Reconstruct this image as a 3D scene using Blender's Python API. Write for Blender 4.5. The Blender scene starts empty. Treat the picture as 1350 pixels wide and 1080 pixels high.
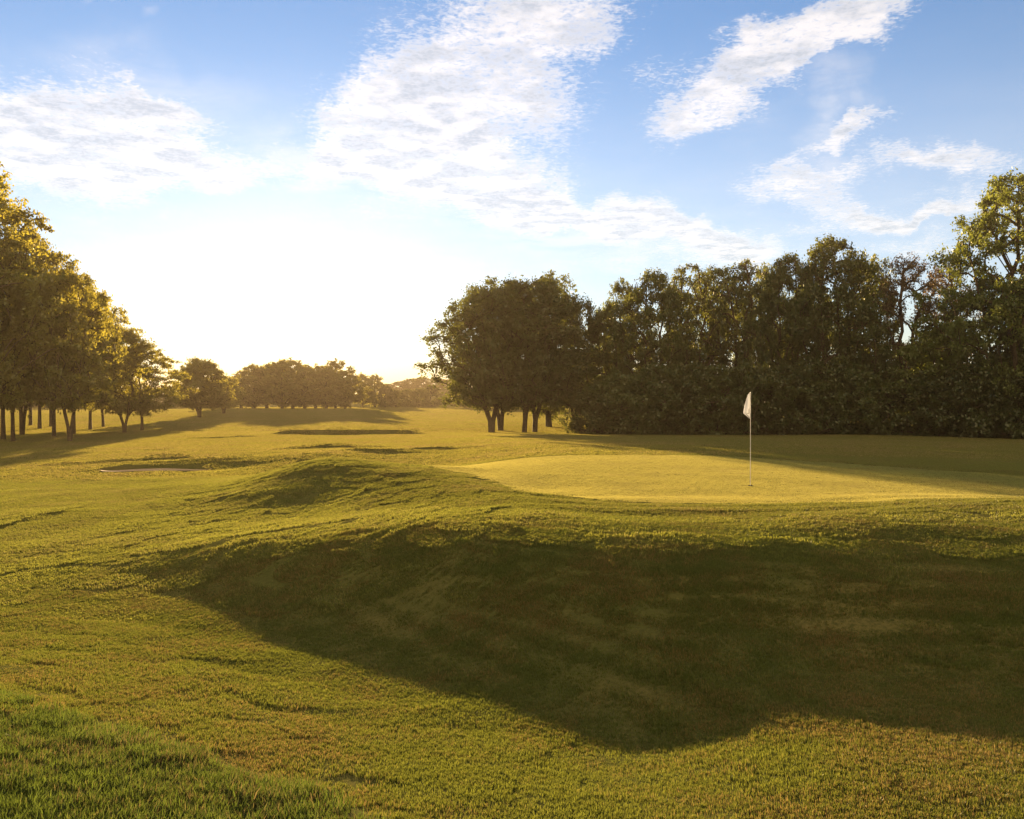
import bpy, math, random
import numpy as np
from mathutils import Vector, Matrix

# ------------------------------------------------------------------ camera
scene = bpy.context.scene
COL = scene.collection
F = 1123.0                      # focal length in photo pixels (1350 wide)
HOR = 530.0                     # horizon row in the photograph
EYE = 3.2                       # eye height above the far plain
cam_d = bpy.data.cameras.new('camera')
cam_d.sensor_width = 36.0
cam_d.lens = 36.0 * F / 1350.0
cam_d.clip_start = 0.05
cam_d.clip_end = 6000.0
cam = bpy.data.objects.new('camera', cam_d)
COL.objects.link(cam)
cam.location = (0, 0, EYE)
cam.rotation_euler = (math.radians(90) - math.atan((540 - HOR) / F), 0, 0)
scene.camera = cam

# ------------------------------------------------------------------ light
SUN_AZ = math.atan((675 - 380) / F)          # to the left of the view axis
SUN_EL = math.radians(6.2)
SUN_STRENGTH = 5.0
SKY_STRENGTH = 0.05
EXPOSURE = 2.35
scene.view_settings.view_transform = 'Standard'
scene.view_settings.look = 'None'
scene.view_settings.exposure = EXPOSURE
scene.view_settings.gamma = 1.0
scene.cycles.use_denoising = True
scene.cycles.max_bounces = 8
scene.cycles.diffuse_bounces = 3
scene.cycles.glossy_bounces = 2
scene.cycles.transmission_bounces = 5
scene.cycles.volume_bounces = 0
scene.cycles.transparent_max_bounces = 8
scene.cycles.caustics_reflective = False
scene.cycles.caustics_refractive = False
scene.cycles.sample_clamp_indirect = 6.0

sun_d = bpy.data.lights.new('sun', 'SUN')
sun_d.energy = SUN_STRENGTH
sun_d.angle = math.radians(0.5)
sun_d.color = (1.0, 0.675, 0.33)
sun = bpy.data.objects.new('sun', sun_d)
COL.objects.link(sun)
SDIR = Vector((-math.sin(SUN_AZ) * math.cos(SUN_EL), math.cos(SUN_AZ) * math.cos(SUN_EL), math.sin(SUN_EL)))
sun.rotation_euler = (-SDIR).to_track_quat('-Z', 'Y').to_euler()
sun.location = (0, 0, 60)

# ------------------------------------------------------------------ node helper
class NT:
    def __init__(self, tree):
        self.t = tree
        self.n = tree.nodes
        self.l = tree.links
    def new(self, kind, **kw):
        nd = self.n.new(kind)
        for k, v in kw.items():
            setattr(nd, k, v)
        return nd
    def put(self, sock, v):
        if hasattr(v, 'is_linked') or isinstance(v, bpy.types.NodeSocket):
            self.l.new(v, sock)
        else:
            sock.default_value = v
    def math(self, op, a, b=None, c=None, clamp=False):
        nd = self.n.new('ShaderNodeMath'); nd.operation = op; nd.use_clamp = clamp
        self.put(nd.inputs[0], a)
        if b is not None: self.put(nd.inputs[1], b)
        if c is not None: self.put(nd.inputs[2], c)
        return nd.outputs[0]
    def smooth(self, v, lo, hi, to0=0.0, to1=1.0):
        nd = self.n.new('ShaderNodeMapRange'); nd.interpolation_type = 'SMOOTHSTEP'
        self.put(nd.inputs[0], v)
        for i, x in zip((1, 2, 3, 4), (lo, hi, to0, to1)): self.put(nd.inputs[i], x)
        return nd.outputs[0]
    def mix(self, f, a, b, mode='MIX'):
        nd = self.n.new('ShaderNodeMix'); nd.data_type = 'RGBA'; nd.blend_type = mode
        self.put(nd.inputs[0], f); self.put(nd.inputs[6], a); self.put(nd.inputs[7], b)
        return nd.outputs[2]
    def noise(self, vec, scale, detail=3.0, rough=0.55, dist=0.0):
        nd = self.n.new('ShaderNodeTexNoise')
        if vec is not None: self.l.new(vec, nd.inputs['Vector'])
        nd.inputs['Scale'].default_value = scale
        nd.inputs['Detail'].default_value = detail
        nd.inputs['Roughness'].default_value = rough
        nd.inputs['Distortion'].default_value = dist
        return nd
    def xyz(self, x, y, z):
        nd = self.n.new('ShaderNodeCombineXYZ')
        for i, v in enumerate((x, y, z)): self.put(nd.inputs[i], v)
        return nd.outputs[0]

# ------------------------------------------------------------------ world: sky and high cloud
world = bpy.data.worlds.new('World')
scene.world = world
world.use_nodes = True
W = NT(world.node_tree)
W.n.clear()
sky = W.new('ShaderNodeTexSky', sky_type='NISHITA')
sky.sun_disc = False
sky.sun_elevation = SUN_EL
sky.sun_rotation = -SUN_AZ
sky.altitude = 50
sky.air_density = 1.0
sky.dust_density = 0.15
sky.ozone_density = 4.0
tc = W.new('ShaderNodeTexCoord')
sep = W.new('ShaderNodeSeparateXYZ')
W.l.new(tc.outputs['Generated'], sep.inputs[0])
dx, dy, dz = sep.outputs
ys = W.math('MAXIMUM', dy, 0.08)
s_ = W.math('DIVIDE', dx, ys)
t_ = W.math('DIVIDE', dz, ys)
zs = W.math('MAXIMUM', dz, 0.03)
plane = W.xyz(W.math('DIVIDE', dx, zs), W.math('DIVIDE', dy, zs), 0.0)       # where the ray meets a flat cloud deck
st = W.xyz(s_, t_, 0.0)
warp = W.noise(st, 7.0, 5.0, 0.6)
warp2 = W.new('ShaderNodeVectorMath', operation='SUBTRACT')
W.l.new(warp.outputs['Color'], warp2.inputs[0]); warp2.inputs[1].default_value = (0.5, 0.5, 0.5)
warp3 = W.new('ShaderNodeVectorMath', operation='SCALE')
W.l.new(warp2.outputs[0], warp3.inputs[0]); warp3.inputs[3].default_value = 0.15
warp4 = W.new('ShaderNodeVectorMath', operation='ADD')
W.l.new(st, warp4.inputs[0]); W.l.new(warp3.outputs[0], warp4.inputs[1])
stw = warp4.outputs[0]

def blobs(lst):
    total = None
    for (px, py, rx, ry, rot, wt) in lst:
        m = W.new('ShaderNodeMapping', vector_type='TEXTURE')
        W.l.new(stw, m.inputs[0])
        m.inputs[1].default_value = ((px - 675) / F, (HOR - py) / F, 0)
        m.inputs[2].default_value = (0, 0, math.radians(rot))
        m.inputs[3].default_value = (rx / F, ry / F, 1)
        g = W.new('ShaderNodeTexGradient', gradient_type='SPHERICAL')
        W.l.new(m.outputs[0], g.inputs[0])
        v = W.math('MULTIPLY', g.outputs['Fac'], wt)
        total = v if total is None else W.math('ADD', total, v)
    return total

thick = blobs([
    (100, 155, 210, 95, -8, 1.2), (215, 195, 190, 85, -14, 1.2), (20, 195, 200, 80, 0, 1.0), (330, 228, 130, 46, -4, .8),
    (225, 128, 110, 24, -14, .8), (110, 245, 260, 40, -6, .6),
    (640, 35, 190, 110, 15, 1.4), (600, 120, 210, 100, 25, 1.5), (500, 170, 150, 100, 10, 1.2), (560, 225, 220, 80, -14, 1.3),
    (690, 262, 220, 55, -16, 1.2), (800, 20, 110, 50, 20, .7), (700, 150, 110, 70, 30, .9),
    (850, 292, 180, 40, -8, 1.3), (935, 312, 130, 32, -4, 1.2), (740, 195, 70, 40, 10, .3),
    (1010, 78, 170, 62, 28, 1.5), (1110, 18, 190, 56, 22, 1.4), (920, 140, 95, 46, 32, 1.2), (880, 85, 80, 46, 10, .5),
    (1058, 248, 80, 34, 8, 1.35), (1012, 222, 60, 28, 0, 1.0), (1112, 190, 105, 24, 16, 1.3), (1240, 218, 170, 28, 5, 1.25),
    (1120, 285, 95, 26, -4, 1.4), (1185, 302, 140, 20, 4, 1.3), (1290, 258, 120, 30, 8, .8), (1240, 292, 80, 16, 24, .9),
    (855, 352, 200, 36, 0, .8), (1000, 332, 120, 26, 6, .75), (1210, 338, 140, 24, 0, .8),
    (470, 300, 130, 40, -10, .45), (225, 293, 40, 12, 0, .5),
])
fbm = W.noise(plane, 2.2, 7.0, 0.62, 0.4).outputs['Fac']
dap = W.noise(plane, 32.0, 3.0, 0.6, 0.6).outputs['Fac']
fine = W.noise(plane, 80.0, 3.0, 0.6, 0.3).outputs['Fac']
d0 = W.math('ADD', W.smooth(thick, 0.0, 1.35, 0.0, 1.1), W.math('MULTIPLY', W.math('SUBTRACT', fbm, 0.5), 1.1))
d0 = W.math('ADD', d0, W.math('MULTIPLY', W.math('SUBTRACT', dap, 0.5), 1.65))
d0 = W.math('ADD', d0, W.math('MULTIPLY', W.math('SUBTRACT', fine, 0.5), 1.05))
has = W.smooth(thick, 0.02, 0.22)
dens = W.math('MULTIPLY', W.smooth(d0, 0.08, 1.22), has)
wisp = blobs([(1080, 155, 40, 110, -12, .8), (1132, 130, 34, 75, 4, .6), (1095, 240, 30, 60, 20, .6), (600, 15, 150, 30, 0, .4),
              (200, 38, 20, 18, 20, .7), (140, 10, 30, 10, 0, .8), (930, 290, 10, 30, -25, .5), (270, 100, 240, 60, -12, .35), (400, 215, 190, 60, -6, .9), (150, 120, 260, 70, -14, .6), (560, 250, 260, 60, -12, .6), (780, 320, 240, 50, -8, .7), (1010, 110, 220, 70, 28, .4)])
wispd = W.math('MULTIPLY', W.smooth(wisp, 0.0, 0.9), W.smooth(fbm, 0.3, 0.7))
dens = W.math('MAXIMUM', dens, W.math('MULTIPLY', wispd, 0.55))
dens = W.math('MULTIPLY', dens, W.smooth(dy, 0.1, 0.25))
# thin high veil that whitens the lower sky
veil = W.math('ADD', 0.07, W.math('MULTIPLY', W.smooth(dz, 0.42, 0.12), 0.42))
veil = W.math('MULTIPLY', veil, W.math('ADD', 0.75, W.math('MULTIPLY', fbm, 0.5)))
dens = W.math('ADD', dens, W.math('MULTIPLY', veil, W.math('SUBTRACT', 1.0, dens)))
# unseen cloud added behind the camera as a warm fill light
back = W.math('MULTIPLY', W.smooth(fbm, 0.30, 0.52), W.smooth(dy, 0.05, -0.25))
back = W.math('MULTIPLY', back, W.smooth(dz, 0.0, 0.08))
# cloud brightness: lit by the low sun, thick parts greyer
shade = W.smooth(d0, 0.5, 1.4)
shade = W.math('MULTIPLY', shade, W.smooth(W.noise(plane, 5.0, 4.0, 0.6).outputs['Fac'], 0.40, 0.60))
CLOUD_LIT = (4.1, 3.6, 3.05, 1)
CLOUD_FILL = (10.3, 7.3, 3.9, 1)  # fill colour of the added cloud behind the camera
CLOUD_GREY = (2.3, 2.15, 1.95, 1)
ccol = W.mix(shade, CLOUD_LIT, CLOUD_GREY)
# cloud adds its own forward-scattered light to the glow of the sky behind it
skyc = sky.outputs[0]
lum = W.mix(0.5, skyc, skyc)
ccol = W.mix(1.0, ccol, W.mix(0.35, (0, 0, 0, 1), skyc), 'ADD')
final = W.mix(W.math('MULTIPLY', dens, 0.92), skyc, ccol)
# gold of the added rear cloud, brightening the shaded bank and trees
final = W.mix(W.math('MULTIPLY', back, 0.9), final, CLOUD_FILL)
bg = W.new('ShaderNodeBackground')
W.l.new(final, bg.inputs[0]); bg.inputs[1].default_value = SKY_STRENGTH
wo = W.new('ShaderNodeOutputWorld')
W.l.new(bg.outputs[0], wo.inputs[0])
world.cycles.sampling_method = 'MANUAL'
world.cycles.sample_map_resolution = 1024

# ------------------------------------------------------------------ terrain height
def pt(px, py, d):
    """world X, Y and height of a photo pixel at distance d"""
    return ((px - 675) / F * d, d, -(py - HOR) / F * d)

CP = []
def cp(*rows):
    for r in rows: CP.append(pt(*r))
# crest of the bank round the green, mound on its left
cp((450, 602, 27), (380, 613, 26), (500, 609, 26), (550, 621, 23), (600, 634, 20), (650, 648, 17), (700, 660, 15.2), (800, 676, 13), (900, 682, 12.2),
   (1050, 681, 12), (1200, 676, 12.2), (1350, 668, 12.6), (1500, 662, 13))
# putting surface and its surround
cp((988, 640, 19.4), (800, 652, 17.6), (1350, 655, 17), (900, 664, 15.4), (1050, 664, 15.5), (700, 650, 18.4), (620, 627, 23), (560, 612, 27), (650, 618, 25),
   (750, 600, 31), (900, 600, 31), (1000, 606, 28.5), (1200, 626, 22.5), (1350, 627, 22.3), (800, 620, 24), (1150, 645, 18.7), (1500, 640, 20))
# behind the green
cp((1000, 593, 34), (1000, 585, 40), (1150, 597, 35), (1350, 613, 28), (800, 589, 38), (680, 586, 44), (1000, 578, 60), (1200, 582, 56), (650, 575, 68),
   (650, 570, 88), (1000, 573, 84), (1350, 578, 74), (800, 572, 86))
# low ground on the left
cp((0, 640, 30), (100, 620, 36), (200, 600, 45), (300, 590, 53), (400, 587, 57), (450, 584, 60), (560, 592, 47), (300, 575, 74), (450, 568, 90), (100, 585, 62), (0, 585, 64),
   (0, 690, 19), (100, 668, 22), (0, 760, 12.6), (100, 755, 12.6), (200, 700, 17), (300, 660, 21.5), (340, 632, 25), (200, 640, 28), (420, 600, 38), (300, 612, 38), (500, 600, 40))
# hollow on the flank of the mound
CP += [pt(450, 620, 33), pt(380, 625, 33), pt(540, 628, 28)]
cp((395, 640, 22), (330, 650, 21.5), (405, 676, 18.8), (430, 699, 13.7), (300, 692, 17), (470, 650, 19.5), (520, 645, 19.5), (500, 670, 16.5), (580, 665, 16))
# brow / hollow pairs: the brow's shadow ends at the second point
for (sx, sy, sz, bx, by) in ((210, 768, 2.50, 245, 735), (300, 806, 2.50, 318, 730), (390, 845, 2.48, 396, 728), (500, 872, 2.45, 469, 724), (600, 912, 2.42, 525, 725), (700, 950, 2.40, 577, 725),
                             (800, 975, 2.38, 636, 735), (900, 987, 2.35, 692, 743), (1050, 924, 2.18, 833, 752), (1200, 936, 2.2, 926, 757), (1350, 955, 2.2, 1014, 764), (1500, 965, 2.2, 1116, 766)):
    d_s = sz * F / (sy - HOR)
    k = F / (by - HOR); tn = math.tan(SUN_EL) * 1.03 / math.cos(SUN_AZ)
    lam = (k * sz - d_s) / (1 + k * tn)
    S = pt(sx, sy, d_s)
    zb = -sz + tn * lam + 0.035
    CP.append(S)
    CP.append(((bx - 675) / F * (d_s + lam), d_s + lam, zb))
    for fr in (0.3, 0.62):
        m = d_s + lam * fr
        xx = S[0] - math.tan(SUN_AZ) * lam * fr
        CP.append((xx, m, -sz + tn * lam * fr - 0.05 * lam * (.7 if fr > .5 else .4)))
# foreground
cp((675, 1080, 4.2), (0, 1080, 3.9), (1350, 1080, 4.1), (0, 920, 6.0), (300, 950, 6.0), (450, 1060, 4.5), (1350, 1010, 4.9), (1050, 1000, 5.05), (950, 1010, 5.1), (650, 1000, 5.3), (150, 850, 8.4))
CP += [(0, 0, -1.76), (-12, 0, -2.3), (12, 0, -1.9), (0, -10, -1.8), (-40, 0, -3.0), (40, 0, -2.2), (-50, 60, -3.1), (50, 45, -2.7), (30, 20, -1.8), (60, 85, -3.2),
       (-55, 90, -3.1), (-20, -10, -2.4), (20, -10, -2.0), (45, 25, -2.2), (-35, 25, -2.95), (-30, 12, -2.8), (20, 6, -1.95), (0, 95, -3.15), (-30, 95, -3.1), (30, 95, -3.2)]
CP = np.array(CP)

def tps_fit(P, lam=0.0006):
    n = len(P)
    r2 = ((P[:, None, :2] - P[None, :, :2]) ** 2).sum(-1)
    K = 0.5 * r2 * np.log(np.maximum(r2, 1e-12))
    K[np.arange(n), np.arange(n)] += lam * n
    A = np.zeros((n + 3, n + 3))
    A[:n, :n] = K
    A[:n, n] = 1; A[:n, n + 1:] = P[:, :2]
    A[n:, :n] = A[:n, n:].T
    return np.linalg.solve(A, np.concatenate([P[:, 2], np.zeros(3)]))
# heights vary over metres near the eye and tens of metres far off: fit in a log-like depth
def warpc(x, y):
    q = np.hypot(x, y + 3.0)
    sc = np.log1p(q / 6.0) * 6.0 / np.maximum(q, 1e-6)
    return np.stack([x * sc, (y + 3.0) * sc], -1)
WP = np.concatenate([warpc(CP[:, 0], CP[:, 1]), CP[:, 2:]], 1)
TW = tps_fit(WP)
def tps(x, y):
    q = warpc(x, y)
    out = np.empty(len(x))
    n = len(WP)
    for i in range(0, len(x), 20000):
        b = q[i:i + 20000]
        r2 = ((b[:, None] - WP[None, :, :2]) ** 2).sum(-1)
        K = 0.5 * r2 * np.log(np.maximum(r2, 1e-12))
        out[i:i + 20000] = K @ TW[:n] + TW[n] + b @ TW[n + 1:]
    return out
def sm(v, a, b):
    t = np.clip((v - a) / (b - a), 0, 1)
    return t * t * (3 - 2 * t)
def vnoise(x, y, seed=0):
    """smooth value noise in numpy"""
    xi = np.floor(x).astype(np.int64); yi = np.floor(y).astype(np.int64)
    xf = x - xi; yf = y - yi
    xf = xf * xf * (3 - 2 * xf); yf = yf * yf * (3 - 2 * yf)
    def h(a, b):
        v = (a * 374761393 + b * 668265263 + seed * 974634777) & 0x7fffffff
        v = ((v ^ (v >> 13)) * 1274126177) & 0x7fffffff
        return ((v ^ (v >> 16)) & 0xffff) / 65535.0
    return (h(xi, yi) * (1 - xf) + h(xi + 1, yi) * xf) * (1 - yf) + (h(xi, yi + 1) * (1 - xf) + h(xi + 1, yi + 1) * xf) * yf

B1 = pt(455, 571, 80.0)      # far bunker, centre
B2 = pt(203, 618, 36.3)      # nearer bunker on the left
def seg_dist(x, y, a, b):
    ax, ay = a[:2]; bx, by = b[:2]
    L2 = (bx - ax) ** 2 + (by - ay) ** 2
    t = np.clip(((x - ax) * (bx - ax) + (y - ay) * (by - ay)) / L2, 0, 1)
    return np.hypot(x - ax - t * (bx - ax), y - ay - t * (by - ay)), t

def height(x, y):
    x = np.asarray(x, float); y = np.asarray(y, float)
    shp = x.shape; x = x.ravel(); y = y.ravel()
    near = tps(np.clip(x, -60, 60), np.clip(y, -14, 100))
    d = np.hypot(x, y)
    far = -3.12 + 1.32 * sm(d, 105, 255)
    far = far + 0.25 * (vnoise(x / 40, y / 40, 3) - 0.5) + 9.0 * np.exp(-(((x + 42) / 60) ** 2 + ((y - 470) / 70) ** 2))
    w = sm(np.maximum(np.maximum(y - 78, np.abs(x) - 42), -6 - y), 0, 18)
    z = near * (1 - w) + far * w
    def gb(px, py, dd, amp, sx, sy):
        c = pt(px, py, dd)
        return amp * np.exp(-((x - c[0]) / sx) ** 2 - ((y - c[1]) / sy) ** 2)
    # grass hillocks beyond the mound and the dip by the near bunker
    z = z + gb(432, 598, 49, 0.22, 2.4, 1.2) + gb(508, 604, 43, 0.17, 1.9, 1.1) + gb(560, 600, 46, 0.12, 2.0, 1.0)
    z = z - gb(388, 664, 20.0, 0.02, 1.6, 1.0) + gb(285, 612, 39.5, 0.13, 2.6, 1.3) - gb(275, 621, 36.5, 0.09, 2.4, 1.3)
    # bunkers: steep far face, gentle near lip
    for c, rx, ry, dep, lip, rot in ((B1, 5.4, 3.6, 0.62, 0.34, 0.0), (B2, 2.7, 1.5, 0.14, 0.035, 0.16)):
        ux = (x - c[0]) * math.cos(rot) + (y - c[1]) * math.sin(rot)
        uy = -(x - c[0]) * math.sin(rot) + (y - c[1]) * math.cos(rot)
        r = np.hypot(ux / rx, uy / ry)
        far_side = sm(uy / ry, -0.3, 0.5)
        edge = 0.86 * far_side + 0.2 * (1 - far_side)
        z = z - dep * (1 - sm(r, edge, 1.0))
        z = z + lip * far_side * np.exp(-((r - 1.12) / 0.16) ** 2)
    # little drain edges on the left fairway
    for a, b, amp in ((pt(-120, 716, 16), pt(104, 667, 22), 0.055), (pt(60, 613, 39), pt(275, 602, 43), 0.07), (pt(250, 580, 68), pt(345, 576, 74), 0.08)):
        dd, t = seg_dist(x, y, a, b)
        wv = 0.16 if a[1] < 30 else 0.3
        z = z + amp * np.exp(-(dd / wv) ** 2) * sm(t, 0, .15) * sm(1 - t, 0, .15)
    # mowing ripples along the contours of the bank, small unevenness
    bank = sm(y, 4, 7) * (1 - sm(y, 22, 30))
    z = z + bank * 0.016 * np.sin(near / 0.085 * 2 * math.pi + 2.2 * vnoise(x / 2.5, y / 2.5, 5)) * (.35 + .65 * vnoise(x / 2.2, y / 2.2, 8))
    z = z + bank * .022 * (vnoise(x / 1.6 + y / 5, y / 1.1, 17) - .5)
    # mower lines running away over the left flank of the mound
    flank = sm(x, -9.5, -7.5) * (1 - sm(x, -2.6, -.6)) * sm(y, 9.5, 12) * (1 - sm(y, 21, 26))
    z = z + flank * .017 * np.sin((x - (y - 13) / 7 + .25 * (vnoise(x / 1.8, y / 4, 21) - .5)) * 2 * math.pi / .62) * (.55 + .45 * vnoise(x / 1.3, y / 2.5, 22))
    rel = (vnoise(x / 0.9, y / 0.6, 11) - 0.5) * 0.011 + (vnoise(x / 2.6, y / 1.7, 12) - 0.5) * 0.032 + (vnoise(x / .35, y / .25, 14) - .5) * .012 * (1 - sm(y, 9, 14))
    z = z + rel * (1 - in_green_soft(x, y)) * (1 - sm(y, 40, 90))
    z = z + (.055 + .03 * (vnoise(x / .28, y / .22, 15) - .5)) * sm(-poly_sd(x, y, ROUGH), -.02, .09) * (np.hypot(x, y) < 14)
    return (z + EYE).reshape(shp)

GREEN = [pt(*r)[:2] for r in ((535, 613, 27), (600, 604, 30), (700, 599.5, 31.3), (850, 599.5, 31.3), (950, 601, 30.5), (1100, 610, 27.2), (1350, 627, 22.3), (1500, 640, 19.7), (1620, 650, 17.8),
                              (1500, 663, 15.3), (1350, 663, 15.4), (1200, 666, 15.2), (1050, 667, 15.1), (900, 666, 15.2), (800, 662, 15.9), (720, 654, 17.4), (672, 647, 18.6), (645, 636, 20.8), (610, 626, 23), (565, 619, 25))]
GREEN = np.array(GREEN)
def in_poly(x, y, P):
    c = np.zeros(x.shape, bool)
    n = len(P); j = n - 1
    for i in range(n):
        xi, yi = P[i]; xj, yj = P[j]
        hit = ((yi > y) != (yj > y)) & (x < (xj - xi) * (y - yi) / (yj - yi + 1e-12) + xi)
        c ^= hit; j = i
    return c
def poly_sd(x, y, P):
    """signed distance, negative inside"""
    dmin = np.full(x.shape, 1e9)
    for i in range(len(P)):
        dd, _ = seg_dist(x, y, P[i - 1], P[i])
        dmin = np.minimum(dmin, dd)
    return np.where(in_poly(x, y, P), -dmin, dmin)
def in_green_soft(x, y):
    return 1 - sm(poly_sd(x, y, GREEN), -0.1, 0.35)

# long grass in the near left corner
ROUGH = np.array([pt(*r)[:2] for r in ((-420, 880, 7.2), (-60, 905, 6.25), (0, 921, 6.0), (100, 958, 5.55), (200, 992, 5.15), (300, 1026, 4.85), (380, 1053, 4.6), (450, 1076, 4.4), (520, 1110, 4.1), (560, 1250, 3.2), (500, 1500, 2.2))] + [(-1.5, 0.5), (-9, 0.5)])

# ------------------------------------------------------------------ object helpers
def tag(o, label=None, cat=None, group=None, kind=None):
    if label: o['label'] = label
    if cat: o['category'] = cat
    if group: o['group'] = group
    if kind: o['kind'] = kind
    return o
def np_mesh(name, verts, faces, mat=None, smooth=False):
    """faces: array (n,k)"""
    me = bpy.data.meshes.new(name)
    v = np.ascontiguousarray(verts, np.float32); f = np.ascontiguousarray(faces, np.int32)
    k = f.shape[1]
    me.vertices.add(len(v)); me.vertices.foreach_set('co', v.ravel())
    me.loops.add(f.size); me.loops.foreach_set('vertex_index', f.ravel())
    me.polygons.add(len(f)); me.polygons.foreach_set('loop_start', np.arange(0, f.size, k, dtype=np.int32))
    if smooth: me.polygons.foreach_set('use_smooth', np.ones(len(f), bool))
    me.update(calc_edges=True)
    if mat: me.materials.append(mat)
    return me
def link(name, me, parent=None):
    o = bpy.data.objects.new(name, me); COL.objects.link(o)
    if parent: o.parent = parent
    return o

# ------------------------------------------------------------------ materials
def new_mat(name):
    m = bpy.data.materials.new(name); m.use_nodes = True
    t = NT(m.node_tree); t.n.clear()
    out = t.new('ShaderNodeOutputMaterial')
    return m, t, out
def leafy(t, out, col, trans_col, tw, rough=0.5, spec=0.03):
    d = t.new('ShaderNodeBsdfDiffuse'); t.put(d.inputs[0], col)
    tr = t.new('ShaderNodeBsdfTranslucent'); t.put(tr.inputs[0], trans_col)
    mx = t.new('ShaderNodeMixShader'); mx.inputs[0].default_value = tw
    t.l.new(d.outputs[0], mx.inputs[1]); t.l.new(tr.outputs[0], mx.inputs[2])
    gl = t.new('ShaderNodeBsdfGlossy'); gl.inputs['Roughness'].default_value = rough
    t.put(gl.inputs[0], (0.9, 0.9, 0.8, 1))
    m2 = t.new('ShaderNodeMixShader'); m2.inputs[0].default_value = spec
    t.l.new(mx.outputs[0], m2.inputs[1]); t.l.new(gl.outputs[0], m2.inputs[2])
    t.l.new(m2.outputs[0], out.inputs[0])

def mat_grass(name, base, trans, dry, dry_amt, tw=0.55, scale=1.0):
    m, t, out = new_mat(name)
    geo = t.new('ShaderNodeNewGeometry')
    pos = geo.outputs['Position']
    big = t.noise(pos, 0.55 * scale, 4, 0.6).outputs['Fac']
    small = t.noise(pos, 3.3 * scale, 3, 0.6).outputs['Fac']
    at = t.new('ShaderNodeAttribute', attribute_name='shade')
    k = t.math('ADD', t.math('MULTIPLY', big, 0.6), t.math('MULTIPLY', small, 0.4))
    k = t.math('ADD', k, t.math('MULTIPLY', t.math('SUBTRACT', at.outputs['Fac'], 0.5), 0.35))
    f = t.smooth(k, 0.62 - dry_amt, 0.74 - dry_amt * 0.6)
    bright = t.math('ADD', 0.65, t.math('MULTIPLY', at.outputs['Fac'], 0.7))
    c = t.mix(f, base, dry); tcn = t.mix(f, trans, dry)
    c = t.mix(1.0, c, t.xyz(bright, bright, bright), 'MULTIPLY')
    tcn = t.mix(1.0, tcn, t.xyz(bright, bright, bright), 'MULTIPLY')
    leafy(t, out, c, tcn, tw, 0.45, 0.025)
    return m
M = {}
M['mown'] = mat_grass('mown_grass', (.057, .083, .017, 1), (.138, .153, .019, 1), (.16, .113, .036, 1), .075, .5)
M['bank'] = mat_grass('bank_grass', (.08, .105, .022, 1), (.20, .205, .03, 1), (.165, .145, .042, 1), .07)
M['collar'] = mat_grass('collar_grass', (.075, .09, .02, 1), (.15, .155, .022, 1), (.15, .12, .04, 1), .04, .5)
M['rough'] = mat_grass('rough_grass', (.036, .068, .013, 1), (.095, .13, .017, 1), (.11, .085, .03, 1), .02, .5)
M['green'] = mat_grass('putting_grass', (.11, .155, .04, 1), (.31, .28, .07, 1), (.20, .18, .06, 1), .0, .6)
M['fair'] = mat_grass('fairway_grass', (.085, .105, .022, 1), (.23, .215, .035, 1), (.22, .17, .06, 1), .08, .55, .25)

def mat_ground():
    m, t, out = new_mat('turf')
    geo = t.new('ShaderNodeNewGeometry'); pos = geo.outputs['Position']
    n1 = t.noise(pos, 0.4, 5, 0.6).outputs['Fac']; n2 = t.noise(pos, 25, 3, 0.7).outputs['Fac']
    c = t.mix(t.smooth(n1, .35, .7), (.055, .065, .018, 1), (.095, .085, .03, 1))
    c = t.mix(t.smooth(n2, .35, .7), c, (.04, .045, .014, 1))
    b = t.new('ShaderNodeBsdfDiffuse'); t.l.new(c, b.inputs[0])
    t.l.new(b.outputs[0], out.inputs[0])
    return m
M['ground'] = mat_ground()
def mat_simple(name, c1, c2, scale, rough=0.8, bump=0.0, spec=0.3):
    m, t, out = new_mat(name)
    tcx = t.new('ShaderNodeTexCoord')
    n = t.noise(tcx.outputs['Object'], scale, 5, 0.6)
    c = t.mix(t.smooth(n.outputs['Fac'], .3, .7), c1, c2)
    p = t.new('ShaderNodeBsdfPrincipled'); t.l.new(c, p.inputs['Base Color']); p.inputs['Roughness'].default_value = rough
    p.inputs['Specular IOR Level'].default_value = spec
    if bump:
        bp = t.new('ShaderNodeBump'); bp.inputs['Strength'].default_value = bump; bp.inputs['Distance'].default_value = .05
        t.l.new(n.outputs['Fac'], bp.inputs['Height']); t.l.new(bp.outputs[0], p.inputs['Normal'])
    t.l.new(p.outputs[0], out.inputs[0])
    return m
M['bark'] = mat_simple('bark', (.032, .025, .018, 1), (.065, .052, .038, 1), 6.0, .9, .6, .1)
M['sand'] = mat_simple('sand', (.25, .19, .11, 1), (.34, .27, .17, 1), 9.0, .95, .3, .05)
M['pole'] = mat_simple('painted_pole', (.50, .50, .48, 1), (.42, .42, .40, 1), 20, .35)
M['cup'] = mat_simple('dark_cup', (.02, .02, .02, 1), (.03, .03, .03, 1), 20, .8)
M['ink'] = mat_simple('grey_print', (.28, .26, .25, 1), (.33, .31, .30, 1), 20, .8)
def mat_cloth():
    m, t, out = new_mat('flag_cloth')
    leafy(t, out, (.70, .72, .76, 1), (.62, .64, .68, 1), .45, .6, .02)
    return m
M['cloth'] = mat_cloth()
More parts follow.
